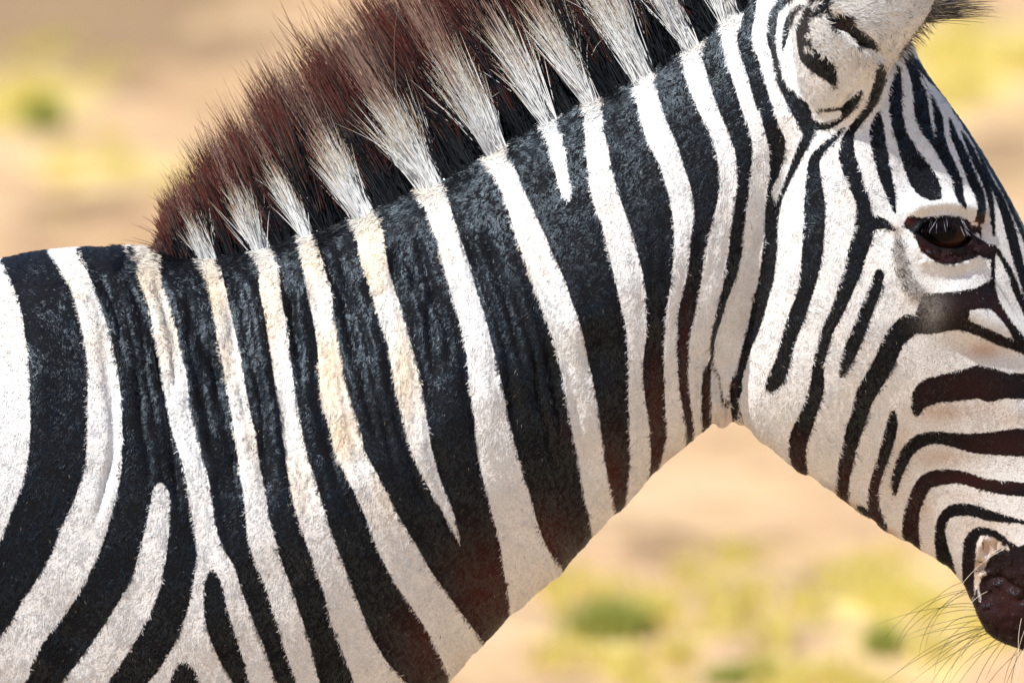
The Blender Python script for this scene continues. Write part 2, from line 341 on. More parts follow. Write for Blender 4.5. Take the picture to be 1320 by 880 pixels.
# mouth, chin, nostril
relief([(1263,726),(1285,742),(1320,762),(1370,785),(1430,800)], 5, -5)
relief([(1275,690),(1262,706),(1260,728)], 5, 4); relief([(1262,742),(1275,736),(1285,742)], 3, 4); relief([(1271,694),(1272,716)], 2.5, -4); relief([(1283,696),(1284,712)], 2.5, -4); relief([(1258,733),(1274,730)], 2.5, -4)
for k in range(60): bump(rng.uniform(1186, 1262), rng.uniform(322, 338), rng.uniform(2, 4), rng.uniform(1.5, 3), rng.normal(0, 1.6))
bump(1285, 795, 30, 24, 9); bump(1425, 690, 18, 12, -18); relief([(1405,675),(1430,668),(1448,690)], 7, 8)
for k in range(150): bump(rng.uniform(1262, 1340), rng.uniform(712, 835), rng.uniform(2.5, 6), rng.uniform(2.5, 6), rng.normal(0, 1.7))
# ear folds
relief([(1066,12),(1085,32),(1108,52),(1135,70),(1150,78)], 6, -9); relief([(1098,118),(1085,140),(1060,150)], 4, -5); relief([(1110,105),(1095,125),(1092,140)], 2.5, -3)
relief([(1100,60),(1108,80),(1096,100)], 2.5, -3)

# ------------------------------------------------------------------ building the zebra's body
# sections: (back / crest / face point), (belly / throat / jaw point), half width -- all in photo-pixel units
SEC = np.array([
 (-1485,600,-1490,760,30),(-1460,500,-1475,900,150),(-1340,385,-1370,1050,265),(-1100,335,-1100,1110,325),(-700,368,-700,1185,372),(-300,366,-330,1200,362),
 (-90,352,-70,1180,322),(55,324,150,1160,284),(165,320,330,1090,252),(262,330,480,985,226),(395,299,614,838,190),(555,233,752,704,160),(708,150,842,609,138),
 (830,89,893,566,116),(932,22,917,549,100),(1000,-32,937,548,96),(1085,-52,955,546,112),(1150,10,980,566,128),(1193,92,1010,590,136),(1240,157,1042,612,139),
 (1288,233,1080,636,131),(1321,294,1113,661,118),(1350,365,1152,687,102),(1385,460,1198,714,88),(1415,560,1236,744,80),(1438,640,1254,778,80),(1455,715,1276,817,82),
 (1458,775,1325,838,72),(1442,818,1385,850,45),(1425,838,1412,848,8)], float)
NS, NV = 14, 61
sec = crom(SEC, NS)
is_head = np.interp(np.arange(len(sec)) / NS, [13.5, 17], [0, 1])
is_trunk = np.interp(np.arange(len(sec)) / NS, [7, 10], [1, 0])
vv = np.linspace(0, math.pi, NV)
ring = []
for k, (tx, ty, bx, by, W) in enumerate(sec):
    T = unproj(tx, ty); B = unproj(bx, by)
    h = is_head[k]; tr = is_trunk[k]
    c = np.cos(vv); t = (1 - c) / 2                       # 0 crest .. 1 throat
    e = np.sin(vv)
    prof_neck = e ** 1.0 * (0.70 + 0.34 * np.clip(t / .5, 0, 1) ** .8)
    prof_trunk = e ** .85
    prof_head = e ** .62 * np.interp(t, [0, .12, .35, .6, .85, 1], [.72, .86, 1.0, .95, .80, .66])
    prof = (prof_neck * (1 - tr) + prof_trunk * tr) * (1 - h) + prof_head * h
    P = T + (B - T) * t[:, None]
    near = P.copy(); near[:, 1] = -W * S * prof
    far = P.copy(); far[:, 1] = W * S * prof
    ring.append(np.vstack([near, far[-2:0:-1]]))
ring = np.array(ring)                                      # (sections, 2*NV-2, 3)

def loft(rings):
    n, m = len(rings), len(rings[0])
    v = [p for r in rings for p in r]
    f = []
    for i in range(n - 1):
        for j in range(m):
            a = i * m + j; b = i * m + (j + 1) % m
            f.append((a, b, b + m, a + m))
    v.append(np.mean(rings[0], 0)); v.append(np.mean(rings[-1], 0))
    c0, c1 = n * m, n * m + 1
    for j in range(m):
        f.append((c0, (j + 1) % m, j)); f.append((c1, (n - 1) * m + j, (n - 1) * m + (j + 1) % m))
    return v, f

def tube(path, m=24):
    """path rows: x, y, z, r_side(x), r_depth(y); rings lie across the path"""
    p = crom(path, 6); out = []
    th = np.linspace(0, 2 * math.pi, m, endpoint=False)
    for i in range(len(p)):
        d = p[min(i + 1, len(p) - 1), :3] - p[max(i - 1, 0), :3]; d /= np.linalg.norm(d)
        s = np.array([d[2], 0, -d[0]]); s /= np.linalg.norm(s) + 1e-9
        w = np.cross(d, s)
        out.append(p[i, :3] + np.outer(np.cos(th) * max(p[i, 3], .002), s) + np.outer(np.sin(th) * max(p[i, 4], .002), w))
    return loft(out)

VERTS, FACES = [], []
def add(vf):
    o = len(VERTS); VERTS.extend([tuple(x) for x in vf[0]]); FACES.extend([tuple(i + o for i in f) for f in vf[1]])
add(loft(list(ring)))
def wx(px): return (px - IW / 2) * S
for sgn in (-1, 1):
    y0 = sgn * 0.125
    xf = wx(210)
    add(tube([(xf + .0, y0 * .5, .99, .09, .04), (xf + .02, y0 * .9, .86, .11, .07), (xf - .03, y0, .74, .085, .06), (xf - .03, y0, .62, .058, .045), (xf - .015, y0, .47, .045, .04), (xf - .01, y0, .42, .046, .042),
              (xf - .02, y0, .34, .03, .028), (xf - .02, y0, .2, .026, .025), (xf - .015, y0, .135, .036, .033), (xf + .01, y0, .08, .031, .03), (xf + .03, y0, .055, .042, .036), (xf + .04, y0, .03, .052, .044), (xf + .045, y0, .004, .056, .048), (xf + .045, y0, .001, .05, .042)]))
    xh = wx(-1180)
    add(tube([(xh + .02, y0 * .9, 1.08, .19, .09), (xh + .05, y0, .88, .17, .095), (xh + .03, y0, .74, .12, .075), (xh - .03, y0, .62, .075, .05), (xh - .10, y0, .52, .055, .042), (xh - .115, y0, .46, .048, .038),
              (xh - .10, y0, .38, .034, .03), (xh - .09, y0, .2, .029, .027), (xh - .08, y0, .14, .038, .034), (xh - .055, y0, .08, .031, .03), (xh - .035, y0, .055, .042, .036), (xh - .025, y0, .03, .05, .043), (xh - .02, y0, .004, .054, .046), (xh - .02, y0, .001, .048, .04)]))
    # ear: bulb at its root, then the cupped shell
    ear = []
    for px, py, yy, r, dep in [(1092,160,60,22,24),(1086,125,92,48,40),(1086,80,112,62,46),(1096,30,126,80,50),(1106,-10,134,93,46),(1122,-70,140,93,38),(1140,-140,142,70,28),(1152,-195,140,34,16),(1156,-215,139,8,6)]:
        q = unproj(px, py, -yy * S)
        ear.append((q[0], sgn * yy * S, q[2], r * S, dep * S))
    v, f = tube(ear, 40)
    v = np.array(v)
    # hollow the front/outer face of the shell above the root
    hz = unproj(1100, -10).item(2) if False else unproj(1100, -10)[2]
    up = np.clip((v[:, 2] - hz) / .05, 0, 1)
    cx = np.interp(v[:, 2], [e[2] for e in ear], [e[0] for e in ear]); rr = np.interp(v[:, 2], [e[2] for e in ear], [e[3] for e in ear])
    g = np.clip((v[:, 0] - cx) / (rr + 1e-4) - .1, 0, 1)
    inner = (v[:, 1] * sgn < np.interp(v[:, 2], [e[2] for e in ear], [abs(e[1]) for e in ear]))
    v[:, 1] += np.where(inner, sgn * .022 * up * g, 0)
    add((v, f))

# tail: dock with the body, tuft is hair
tq = unproj(-1470, 560)
add(tube([(tq[0] + .05, 0, tq[2] + .03, .035, .035), (tq[0] - .03, 0, tq[2], .032, .032), (tq[0] - .06, 0, tq[2] - .12, .026, .026), (tq[0] - .065, 0, tq[2] - .3, .02, .02), (tq[0] - .06, 0, tq[2] - .45, .012, .012)]))

me0 = bpy.data.meshes.new('zebra_raw'); me0.from_pydata(VERTS, [], FACES); me0.update()
bm = bmesh.new(); bm.from_mesh(me0); bmesh.ops.recalc_face_normals(bm, faces=bm.faces); bm.to_mesh(me0); bm.free()
raw = bpy.data.objects.new('zebra_raw', me0); col.objects.link(raw)
md = raw.modifiers.new('r', 'REMESH'); md.mode = 'VOXEL'; md.voxel_size = 0.0032; md.adaptivity = 0
dg = bpy.context.evaluated_depsgraph_get()
me = bpy.data.meshes.new_from_object(raw.evaluated_get(dg), preserve_all_data_layers=False, depsgraph=dg)
bpy.data.objects.remove(raw); bpy.data.meshes.remove(me0)

def coords(m):
    a = np.empty(len(m.vertices) * 3, np.float32); m.vertices.foreach_get('co', a); return a.reshape(-1, 3).astype(float)
def edges_of(m):
    e = np.empty(len(m.edges) * 2, np.int32); m.edges.foreach_get('vertices', e); return e.reshape(-1, 2)
def smooth(co, e, it, lam=.5, w=None):
    n = len(co); deg = np.bincount(e.ravel(), minlength=n).astype(float)
    for _ in range(it):
        acc = np.zeros_like(co)
        for k in range(3):
            acc[:, k] = np.bincount(e[:, 0], co[e[:, 1], k], n) + np.bincount(e[:, 1], co[e[:, 0], k], n)
        d = acc / deg[:, None] - co
        co = co + d * (lam if w is None else (lam * w)[:, None])
    return co
co = coords(me); E = edges_of(me)
co = smooth(co, E, 6)
px, py = proj(np.stack([co[:, 0], -np.abs(co[:, 1]), co[:, 2]], 1))
# soften where the ears and legs grow out of the body
wear = np.exp(-((px - 1085) / 75) ** 2 - ((py - 150) / 45) ** 2) * .9
wleg = np.clip((py - 1060) / 60, 0, 1) * np.clip((1500 - py) / 60, 0, 1)
co = smooth(co, E, 30, .5, np.clip(wear + wleg, 0, 1))
me.vertices.foreach_set('co', co.astype(np.float32).ravel()); me.update()

# finer skin round the eyes and mouth corner
EYE = (1211.0, 300.0)
bm = bmesh.new(); bm.from_mesh(me); bm.verts.ensure_lookup_table()
px, py = proj(np.stack([co[:, 0], -np.abs(co[:, 1]), co[:, 2]], 1))
fine = ((np.abs(px - 1220) < 75) & (np.abs(py - 305) < 62)) | ((np.abs(px - 1295) < 50) & (np.abs(py - 760) < 90))
ed = [e for e in bm.edges if fine[e.verts[0].index] and fine[e.verts[1].index]]
bmesh.ops.subdivide_edges(bm, edges=ed, cuts=2, use_grid_fill=True, smooth=.6)
bm.to_mesh(me); bm.free()
co = coords(me); E = edges_of(me)

def vnormals(m):
    a = np.empty(len(m.vertices) * 3, np.float32); m.vertex_normals.foreach_get('vector', a); return a.reshape(-1, 3).astype(float)
nor = vnormals(me)
px, py = proj(np.stack([co[:, 0], -np.abs(co[:, 1]), co[:, 2]], 1))
hgt = sample(HEIGHT, px, py) * S
hgt *= np.clip((np.abs(nor[:, 1]) - .05) / .5, 0, 1)
near_edge = (px < X0 + 5) | (py > Y1 - 5)
hgt[near_edge] = 0
co = co + nor * hgt[:, None]
# eye opening: push the skin in behind the eyeball
LID = crom([(1180,299),(1190,287),(1204,282),(1220,281),(1236,285),(1247,294),(1254,308),(1244,317),(1228,321),(1210,320),(1194,313),(1180,299)], 3)
r = poly_sd(LID, 12)
OPEN = np.full((RH, RW), -12, np.float32); OPEN[r[0]] = r[1]
op = sample(OPEN, px, py)
side = np.sign(co[:, 1])
near_eye = (np.abs(px - 1212) < 60) & (np.abs(py - 300) < 45) & (np.abs(nor[:, 1]) > .3)
rim = np.where(near_eye, np.exp(-((op + 3.0) / 4.0) ** 2) * 3.5 - np.clip(op / 3, 0, 1) * 17, 0) * S
co[:, 1] += side * rim
sw = np.zeros(len(co))
for cx_, w_, a_ in [(722,17,6),(818,16,6),(660,14,-2),(770,14,-2),(866,9,3),(1093,12,3.5),(1143,12,3),(1060,14,-1.5),(1180,10,1.5),(1030,12,1.5)]:
    sw += a_ * np.exp(-((px - cx_) / w_) ** 2)
sw += 1.0 * np.sin(px / 7.0) + .8 * np.sin(px / 4.1 + 1)
co[:, 2] -= S * 1.7 * sw * np.clip(-nor[:, 2] - .2, 0, 1) * ((px > 600) & (px < 1240) & (py > 520) & (py < 860))
thr = np.exp(-((px - 930) / 34) ** 4) * np.clip((py - 500) / 30, 0, 1) * np.clip(-nor[:, 2], 0, 1)
co[:, 2] -= S * thr * (5 * np.abs(np.sin((px - 899) / 23.0 * math.pi)) - 4)
me.vertices.foreach_set('co', co.astype(np.float32).ravel()); me.update()
me.polygons.foreach_set('use_smooth', np.ones(len(me.polygons), bool))
nor = vnormals(me)

px, py = proj(np.stack([co[:, 0], -np.abs(co[:, 1]), co[:, 2]], 1))
st = stripe_at(px, py)
st[co[:, 2] < .056] = LIM                                # dark hooves
wcol, kcol, grey = pigments(px, py)
def attr_f(m, name, v, dom='POINT'):
    a = m.attributes.new(name, 'FLOAT', dom); a.data.foreach_set('value', v.astype(np.float32))
def attr_c(m, name, v, dom='POINT'):
    a = m.attributes.new(name, 'FLOAT_COLOR', dom); a.data.foreach_set('color', np.hstack([v, np.ones((len(v), 1))]).astype(np.float32).ravel())
attr_f(me, 'stripe', st); attr_f(me, 'grey', grey); attr_c(me, 'pale', wcol); attr_c(me, 'dark', kcol)

# ------------------------------------------------------------------ materials
def mat(name):
    m = bpy.data.materials.new(name); m.use_nodes = True
    return m, m.node_tree.nodes, m.node_tree.links, m.node_tree.nodes['Principled BSDF']
def N(nodes, t, **kw):
    n = nodes.new(t)
    for k, v in kw.items(): setattr(n, k, v)
    return n
def maprange(nodes, links, src, a, b, c=0.0, d=1.0, smooth=True):
    n = N(nodes, 'ShaderNodeMapRange')
    if smooth: n.interpolation_type = 'SMOOTHSTEP'
    n.inputs['From Min'].default_value = a; n.inputs['From Max'].default_value = b
    n.inputs['To Min'].default_value = c; n.inputs['To Max'].default_value = d
    links.new(src, n.inputs['Value']); return n.outputs[0]
def mixc(nodes, links, fac, a, b):
    n = N(nodes, 'ShaderNodeMix', data_type='RGBA')
    for s, v in ((n.inputs[0], fac), (n.inputs[6], a), (n.inputs[7], b)):
        if hasattr(v, 'is_output'): links.new(v, s)
        else: s.default_value = v
    return n.outputs[2]
def noise(nodes, links, scale, detail=3, vec=None, rough=.5):
    n = N(nodes, 'ShaderNodeTexNoise'); n.inputs['Scale'].default_value = scale; n.inputs['Detail'].default_value = detail; n.inputs['Roughness'].default_value = rough
    if vec: links.new(vec, n.inputs['Vector'])
    return n.outputs[0]
def math_(nodes, links, op, a, b):
    n = N(nodes, 'ShaderNodeMath', operation=op)
    for i, v in enumerate((a, b)):
        if hasattr(v, 'is_output'): links.new(v, n.inputs[i])
        else: n.inputs[i].default_value = v
    return n.outputs[0]

hide, hn, hl, hb = mat('striped_hide')
tc = N(hn, 'ShaderNodeTexCoord').outputs['Object']
a_st = N(hn, 'ShaderNodeAttribute', attribute_name='stripe'); a_gr = N(hn, 'ShaderNodeAttribute', attribute_name='grey')
a_pa = N(hn, 'ShaderNodeAttribute', attribute_name='pale'); a_dk = N(hn, 'ShaderNodeAttribute', attribute_name='dark')
wob = math_(hn, hl, 'MULTIPLY', math_(hn, hl, 'SUBTRACT', noise(hn, hl, 420, 2, tc), .5), 5.0)
fac = maprange(hn, hl, math_(hn, hl, 'ADD', a_st.outputs['Fac'], wob), -1.2, 1.2)
grey_f = math_(hn, hl, 'MULTIPLY', a_gr.outputs['Fac'], maprange(hn, hl, noise(hn, hl, 500, 2, tc), .3, .7, .6, 1))
dirt = maprange(hn, hl, noise(hn, hl, 30, 5, tc, .65), .35, .7, 0, .22)
pale = mixc(hn, hl, dirt, a_pa.outputs['Color'], (.50, .42, .33, 1))
speck = maprange(hn, hl, noise(hn, hl, 700, 2, tc), .45, .65, .08, .38)
pale = mixc(hn, hl, speck, pale, (.24, .21, .19, 1))
c = mixc(hn, hl, fac, pale, a_dk.outputs['Color'])
c = mixc(hn, hl, grey_f, c, tuple(GREY_C) + (1,))
hl.new(c, hb.inputs['Base Color'])
hb.inputs['Roughness'].default_value = .8
hb.inputs['Specular IOR Level'].default_value = .2; hb.inputs['Specular Tint'].default_value = (.64, .82, 1.0, 1)
bmp = N(hn, 'ShaderNodeBump'); bmp.inputs['Strength'].default_value = .5; bmp.inputs['Distance'].default_value = .0012
hl.new(noise(hn, hl, 480, 4, tc, .6), bmp.inputs['Height']); hl.new(bmp.outputs[0], hb.inputs['Normal'])

def hair_mat(name, rough=.45, spec=.5, tip=False, skin_normal=False, trans=0.0):
    m, n, l, b = mat(name)
    a = N(n, 'ShaderNodeAttribute', attribute_name='hcol')
    colr = a.outputs['Color']
    if tip:
        t = N(n, 'ShaderNodeAttribute', attribute_name='tcol'); k = N(n, 'ShaderNodeAttribute', attribute_name='turn')
        inf = N(n, 'ShaderNodeHairInfo')
        f = maprange(n, l, math_(n, l, 'SUBTRACT', inf.outputs['Intercept'], k.outputs['Fac']), -.16, .16)
        colr = mixc(n, l, f, colr, t.outputs['Color'])
    l.new(colr, b.inputs['Base Color'])
    b.inputs['Specular Tint'].default_value = (.64, .82, 1.0, 1)
    b.inputs['Roughness'].default_value = rough; b.inputs['Specular IOR Level'].default_value = spec
    if skin_normal:
        s = N(n, 'ShaderNodeAttribute', attribute_name='skin_n')
        g = N(n, 'ShaderNodeNewGeometry')
        v = N(n, 'ShaderNodeMix', data_type='VECTOR'); v.inputs[0].default_value = .36
        l.new(s.outputs['Vector'], v.inputs[4]); l.new(g.outputs['Normal'], v.inputs[5])
        nn = N(n, 'ShaderNodeVectorMath', operation='NORMALIZE'); l.new(v.outputs[1], nn.inputs[0])
        l.new(nn.outputs[0], b.inputs['Normal'])
    if trans:
        o = n['Material Output']; tr = N(n, 'ShaderNodeBsdfTranslucent'); mx = N(n, 'ShaderNodeMixShader'); mx.inputs[0].default_value = trans
        l.new(colr, tr.inputs[0]); l.new(b.outputs[0], mx.inputs[1]); l.new(tr.outputs[0], mx.inputs[2]); l.new(mx.outputs[0], o.inputs[0])
    return m

def hair_object(name, pts, rad, material, parent, hcol, tcol=None, turn=None, skin_n=None):
    """pts (n, k, 3) strands in world space; rad (n, k)"""
    n, k = pts.shape[:2]
    cv = bpy.data.hair_curves.new(name)
    cv.add_curves([k] * n)
    cv.attributes['position'].data.foreach_set('vector', pts.astype(np.float32).ravel())
    ra = cv.attributes.get('radius') or cv.attributes.new('radius', 'FLOAT', 'POINT')
    ra.data.foreach_set('value', rad.astype(np.float32).ravel())
    attr_c(cv, 'hcol', hcol, 'CURVE')
    if tcol is not None: attr_c(cv, 'tcol', tcol, 'CURVE'); attr_f(cv, 'turn', turn, 'CURVE')
    if skin_n is not None:
        a = cv.attributes.new('skin_n', 'FLOAT_VECTOR', 'CURVE'); a.data.foreach_set('vector', skin_n.astype(np.float32).ravel())
    cv.materials.append(material)
    o = bpy.data.objects.new(name, cv); col.objects.link(o); o.parent = parent
    return o

# ------------------------------------------------------------------ the zebra object
me.materials.append(hide); me.name = 'zebra'
zebra = bpy.data.objects.new('zebra', me); col.objects.link(zebra)
zebra['label'] = 'black and white striped zebra standing in profile with a bristly upright mane'
zebra['category'] = 'zebra'

# short coat
tri = np.empty(len(me.loop_triangles) * 3, np.int32); me.loop_triangles.foreach_get('vertices', tri); tri = tri.reshape(-1, 3)
A, B, C = co[tri[:, 0]], co[tri[:, 1]], co[tri[:, 2]]
area = np.linalg.norm(np.cross(B - A, C - A), axis=1) / 2
tpx = px[tri].mean(1); tpy = py[tri].mean(1); tny = nor[tri][:, :, 1].mean(1); tys = co[tri][:, :, 1].mean(1)
wgt = np.where((tpx > -60) & (tpy < 940), 1.0, np.where((tpx > -420) & (tpy < 1150), .35, .05))
wgt *= np.where((tys > .02) & (tny > .25), .25, 1.0)
wgt *= np.where(op[tri].max(1) > -2, 0, 1) if len(op) == len(co) else 1
DENS = 1.5e6
cnt = rng.poisson(area * wgt * DENS)
idx = np.repeat(np.arange(len(tri)), cnt)
n = len(idx)
u = rng.random(n); v = rng.random(n); fl = u + v > 1; u[fl] = 1 - u[fl]; v[fl] = 1 - v[fl]
bw = np.stack([1 - u - v, u, v], 1)
root = (co[tri[idx]] * bw[:, :, None]).sum(1)
sn = (nor[tri[idx]] * bw[:, :, None]).sum(1); sn /= np.linalg.norm(sn, axis=1)[:, None]
hx, hy = proj(np.stack([root[:, 0], -np.abs(root[:, 1]), root[:, 2]], 1))
hs = stripe_at(hx, hy)
wc, kc, gr = pigments(hx, hy)
isb = hs + rng.normal(0, .55, n) > 0
g_hit = rng.random(n) < gr
hc = np.where(isb[:, None], kc, wc)
hc = np.where((g_hit)[:, None], np.where((rng.random(n) < .5)[:, None], GREY_C * .95, GREY_C * .22), hc)
earz = (hx > 1035) & (hy < 100) & (np.abs(root[:, 1]) > .085)
hc = np.where((earz & ~isb & (rng.random(n) < .07))[:, None], hc * .28, hc)
low = np.sin(hx * .021 + 1.3 * np.sin(hy * .017)) * np.sin(hy * .019 + 1.1 * np.sin(hx * .013) + 1.0)
dust = np.clip(low - .1, 0, 1) * (rng.random(n) < .35) * isb
hc = lerp(hc, np.array([.05, .042, .036]), dust * .5)
hc = np.where((rng.random(n) < .004)[:, None], np.where(isb[:, None], np.array([.22, .17, .13]), np.array([.20, .15, .11])), hc)
clx = np.sin(hx * .09 + 2 * np.sin(hy * .05)) + np.sin(hy * .11 + 1.7 * np.sin(hx * .043))
hc = hc * (1 + np.where(isb, .25, .07) * rng.normal(0, 1, n))[:, None]
hc = np.clip(hc, .002, .86)
# growth direction: down and a little back on the neck, back from the muzzle on the head
headk = np.clip((hx - 960) / 80, 0, 1); eark = np.clip((70 - hy) / 60, 0, 1) * np.clip((hx - 1010) / 30, 0, 1)
dirx = -.35 * (1 - headk) + .30 * headk; dirz = -1.0 * (1 - headk) - .9 * headk
dirx = dirx * (1 - eark) + .8 * eark; dirz = dirz * (1 - eark) - .2 * eark
dv = np.stack([dirx, np.zeros(n), dirz], 1)
ci = (np.floor((hx + 4 * np.sin(hy * .21)) / 4.5).astype(int) * 7919 + np.floor((hy + 3 * np.sin(hx * .27)) / 7.0).astype(int) * 104729) % 20011
tab = rng.normal(0, 1, (20011, 4))
ang = rng.normal(0, .35, n) + .35 * clx + .42 * tab[ci, 0]
sn0 = sn.copy()
sn_sh = sn + np.stack([tab[ci, 1], np.zeros(n), tab[ci, 2]], 1) * np.where(isb, .07, .04)[:, None]
sn_sh /= np.linalg.norm(sn_sh, axis=1)[:, None]
ca, sa = np.cos(ang), np.sin(ang)
dv = np.stack([dv[:, 0] * ca - dv[:, 2] * sa, dv[:, 1], dv[:, 0] * sa + dv[:, 2] * ca], 1)
dv -= sn * (dv * sn).sum(1)[:, None]; dv /= np.linalg.norm(dv, axis=1)[:, None] + 1e-9
ln = np.clip(rng.normal(3.3, .8, n), 1.8, 5.5)
crest_y = np.interp(hx, SEC[7:17, 0], SEC[7:17, 1])
near_crest = np.clip(1 - (hy - crest_y) / 45, 0, 1) * (hx > 150) * (hx < 960)
ln *= 1 + near_crest * .9
ln *= 1 - .35 * np.clip((hx - 1130) / 60, 0, 1) * np.clip((hy - 200) / 60, 0, 1)
earm = np.clip((hx - 1035) / 20, 0, 1) * np.clip((100 - hy) / 25, 0, 1) * (np.abs(root[:, 1]) > .085)
ln *= 1 + .5 * earm
ln *= 1e-3
lift = np.clip(rng.normal(.26, .10, n) + near_crest * .35 + .06 * clx + .10 * tab[ci, 3], .08, 1.0)
tt = np.array([0, .35, .7, 1.0])
pts = np.empty((n, 4, 3))
for k, t in enumerate(tt):
    pts[:, k] = root + (dv * (t)) * ln[:, None] + sn * (lift * ln * (t - .45 * t * t))[:, None] - sn * .0004
rad = np.full((n, 4), 1.0) * np.array([1.0, .95, .7, .2]) * rng.uniform(.00015, .00026, n)[:, None]
fur = hair_object('coat_fur', pts, rad, hair_mat('coat_hair', .36, .58, skin_normal=True), zebra, hc, skin_n=sn_sh)
print('coat strands', n, 'mesh verts', len(co))

# mane
CREST = crom(np.stack([SEC[7:18, 0], SEC[7:18, 1]], 1), 10)
seg = np.hypot(*np.diff(CREST, axis=0).T); cum = np.concatenate([[0], np.cumsum(seg)])
def crest_at(x):
    return np.interp(x, CREST[:, 0], CREST[:, 1])
def mane_len(x):
    return np.interp(x, [178, 195, 212, 235, 262, 338, 395, 470, 560, 700, 900, 1050, 1100], [4, 10, 28, 70, 104, 158, 186, 214, 242, 275, 270, 200, 120])
nc = 1150                                                   # locks
lx = np.sort(rng.uniform(176, 1090, nc))
per = 50
cl = np.repeat(np.arange(nc), per); m = len(cl)
ly = rng.normal(0, 11, nc)
rx = lx[cl] + rng.normal(0, 3.2, m); ry_off = np.clip(ly[cl] + rng.normal(0, 3.5, m), -24, 24)
sink = np.abs(ry_off) ** 1.5 * .10
ryp = crest_at(rx) + 5 + sink + rng.uniform(0, 6, m)
fieldw = stripe_at(rx, np.maximum(ryp + 8, -250)) < -1.0 + rng.normal(0, 1.0, m)
short = rng.random(m) < np.where(fieldw, .80, .30)
L = mane_len(rx) * (1 + .10 * rng.normal(0, 1, nc)[cl]) * np.where(short, np.where(fieldw, .34 + .50 * rng.beta(1.3, 2.2, m), rng.uniform(.25, .60, m)), .60 + .50 * rng.beta(1.6, 1.6, m))
L = np.where(fieldw & short, np.minimum(L, (62 + 95 * rng.beta(1.5, 1.8, m)) * np.interp(rx, [220, 300, 470, 800], [.6, .8, 1.0, 1.35])), L)
lean = np.interp(rx, [180, 262, 400, 520, 900, 1000, 1060, 1100], [-.38, -.36, -.44, -.50, -.48, -.35, .05, .6]) + (rng.normal(0, .05, nc))[cl]
own = rng.normal(0, .045, m) * np.where(short, 2.2, 1.0)
base = unproj(rx, ryp)
tang = lean + own
dirs = np.stack([np.sin(tang), rng.normal(0, .05, nc)[cl] + rng.normal(0, .03, m) + np.where(short, np.where(fieldw, .15, .08), .02) * np.sign(ry_off) , np.cos(tang)], 1)
dirs /= np.linalg.norm(dirs, axis=1)[:, None]
K = 7
ts = np.linspace(0, 1, K)
mp = np.empty((m, K, 3))
bend = rng.normal(0, .035, m) + rng.normal(0, .03, nc)[cl]
for k, t in enumerate(ts):
    mp[:, k] = base + dirs * (L * S * t)[:, None]
    mp[:, k, 1] += ry_off * S * 1.0
    mp[:, k, 0] += bend * L * S * t * t + (lx[cl] - rx) * S * .75 * t       # strands of a lock draw together
    mp[:, k, 2] -= np.abs(bend) * L * S * t * t * .5
flick = rng.random(m) < .018
mp[flick, 4:, 0] += (rng.normal(0, 1, flick.sum())[:, None] * np.array([.004, .009, .016])[None])
mr = np.array([1, 1, .95, .85, .7, .5, .18]) * rng.uniform(.00024, .00046, m)[:, None]
jit = (1 + .12 * rng.normal(0, 1, m))[:, None]
mane_n = np.stack([np.full(m, -.25), np.where(ry_off > 6, .7, -.75) + rng.normal(0, .15, m), np.full(m, .6)], 1); mane_n /= np.linalg.norm(mane_n, axis=1)[:, None]
pale_h = np.array([.78, .82, .84]) * jit
dark_h = np.array([.003, .0022, .0024]) * jit
hcol = np.where(fieldw[:, None], pale_h, dark_h)
lock_t = rng.random(nc)[cl]
tip_w = np.array([.25, .155, .12]) * jit; tip_d = np.where((lock_t < .26)[:, None], np.array([.13, .075, .055]), np.array([.100, .019, .009])) * jit
tcol = np.where(fieldw[:, None], np.where(short[:, None], np.array([.50, .42, .30]) * jit, tip_w), tip_d)
turn = np.where(fieldw, np.where(short, .82, .36), np.where(lock_t < .26, .78, .74)) + rng.normal(0, .09, m)
mane = hair_object('mane', mp, mr, hair_mat('mane_hair', .42, .10, tip=True, trans=.15, skin_normal=True), zebra, np.clip(hcol, .002, .85), np.clip(tcol, .003, .85), turn, skin_n=mane_n)

# forelock between the ears
m = 340
fb = unproj(1150 + rng.uniform(0, 35, m), 8 + rng.uniform(0, 22, m))
fb[:, 1] = rng.normal(0, .012, m)
q = rng.random(m)
ln = rng.uniform(40, 118, m) * S
th = rng.normal(.20, .07, m)
mp = np.empty((m, K, 3))
for k, t in enumerate(ts):
    mp[:, k] = fb + np.stack([np.cos(th) * ln * t, rng.normal(0, .0002, m), np.sin(th) * ln * t - .10 * ln * t * t], 1)
hcol = np.where((q < .3)[:, None], np.array([.30, .24, .17]), np.array([.02, .012, .008])) * np.ones((m, 1))
forelock = hair_object('forelock', mp, np.array([1, 1, .95, .85, .7, .5, .18]) * rng.uniform(.00014, .00028, m)[:, None], hair_mat('forelock_hair', .4, .5, trans=.15), zebra, hcol)

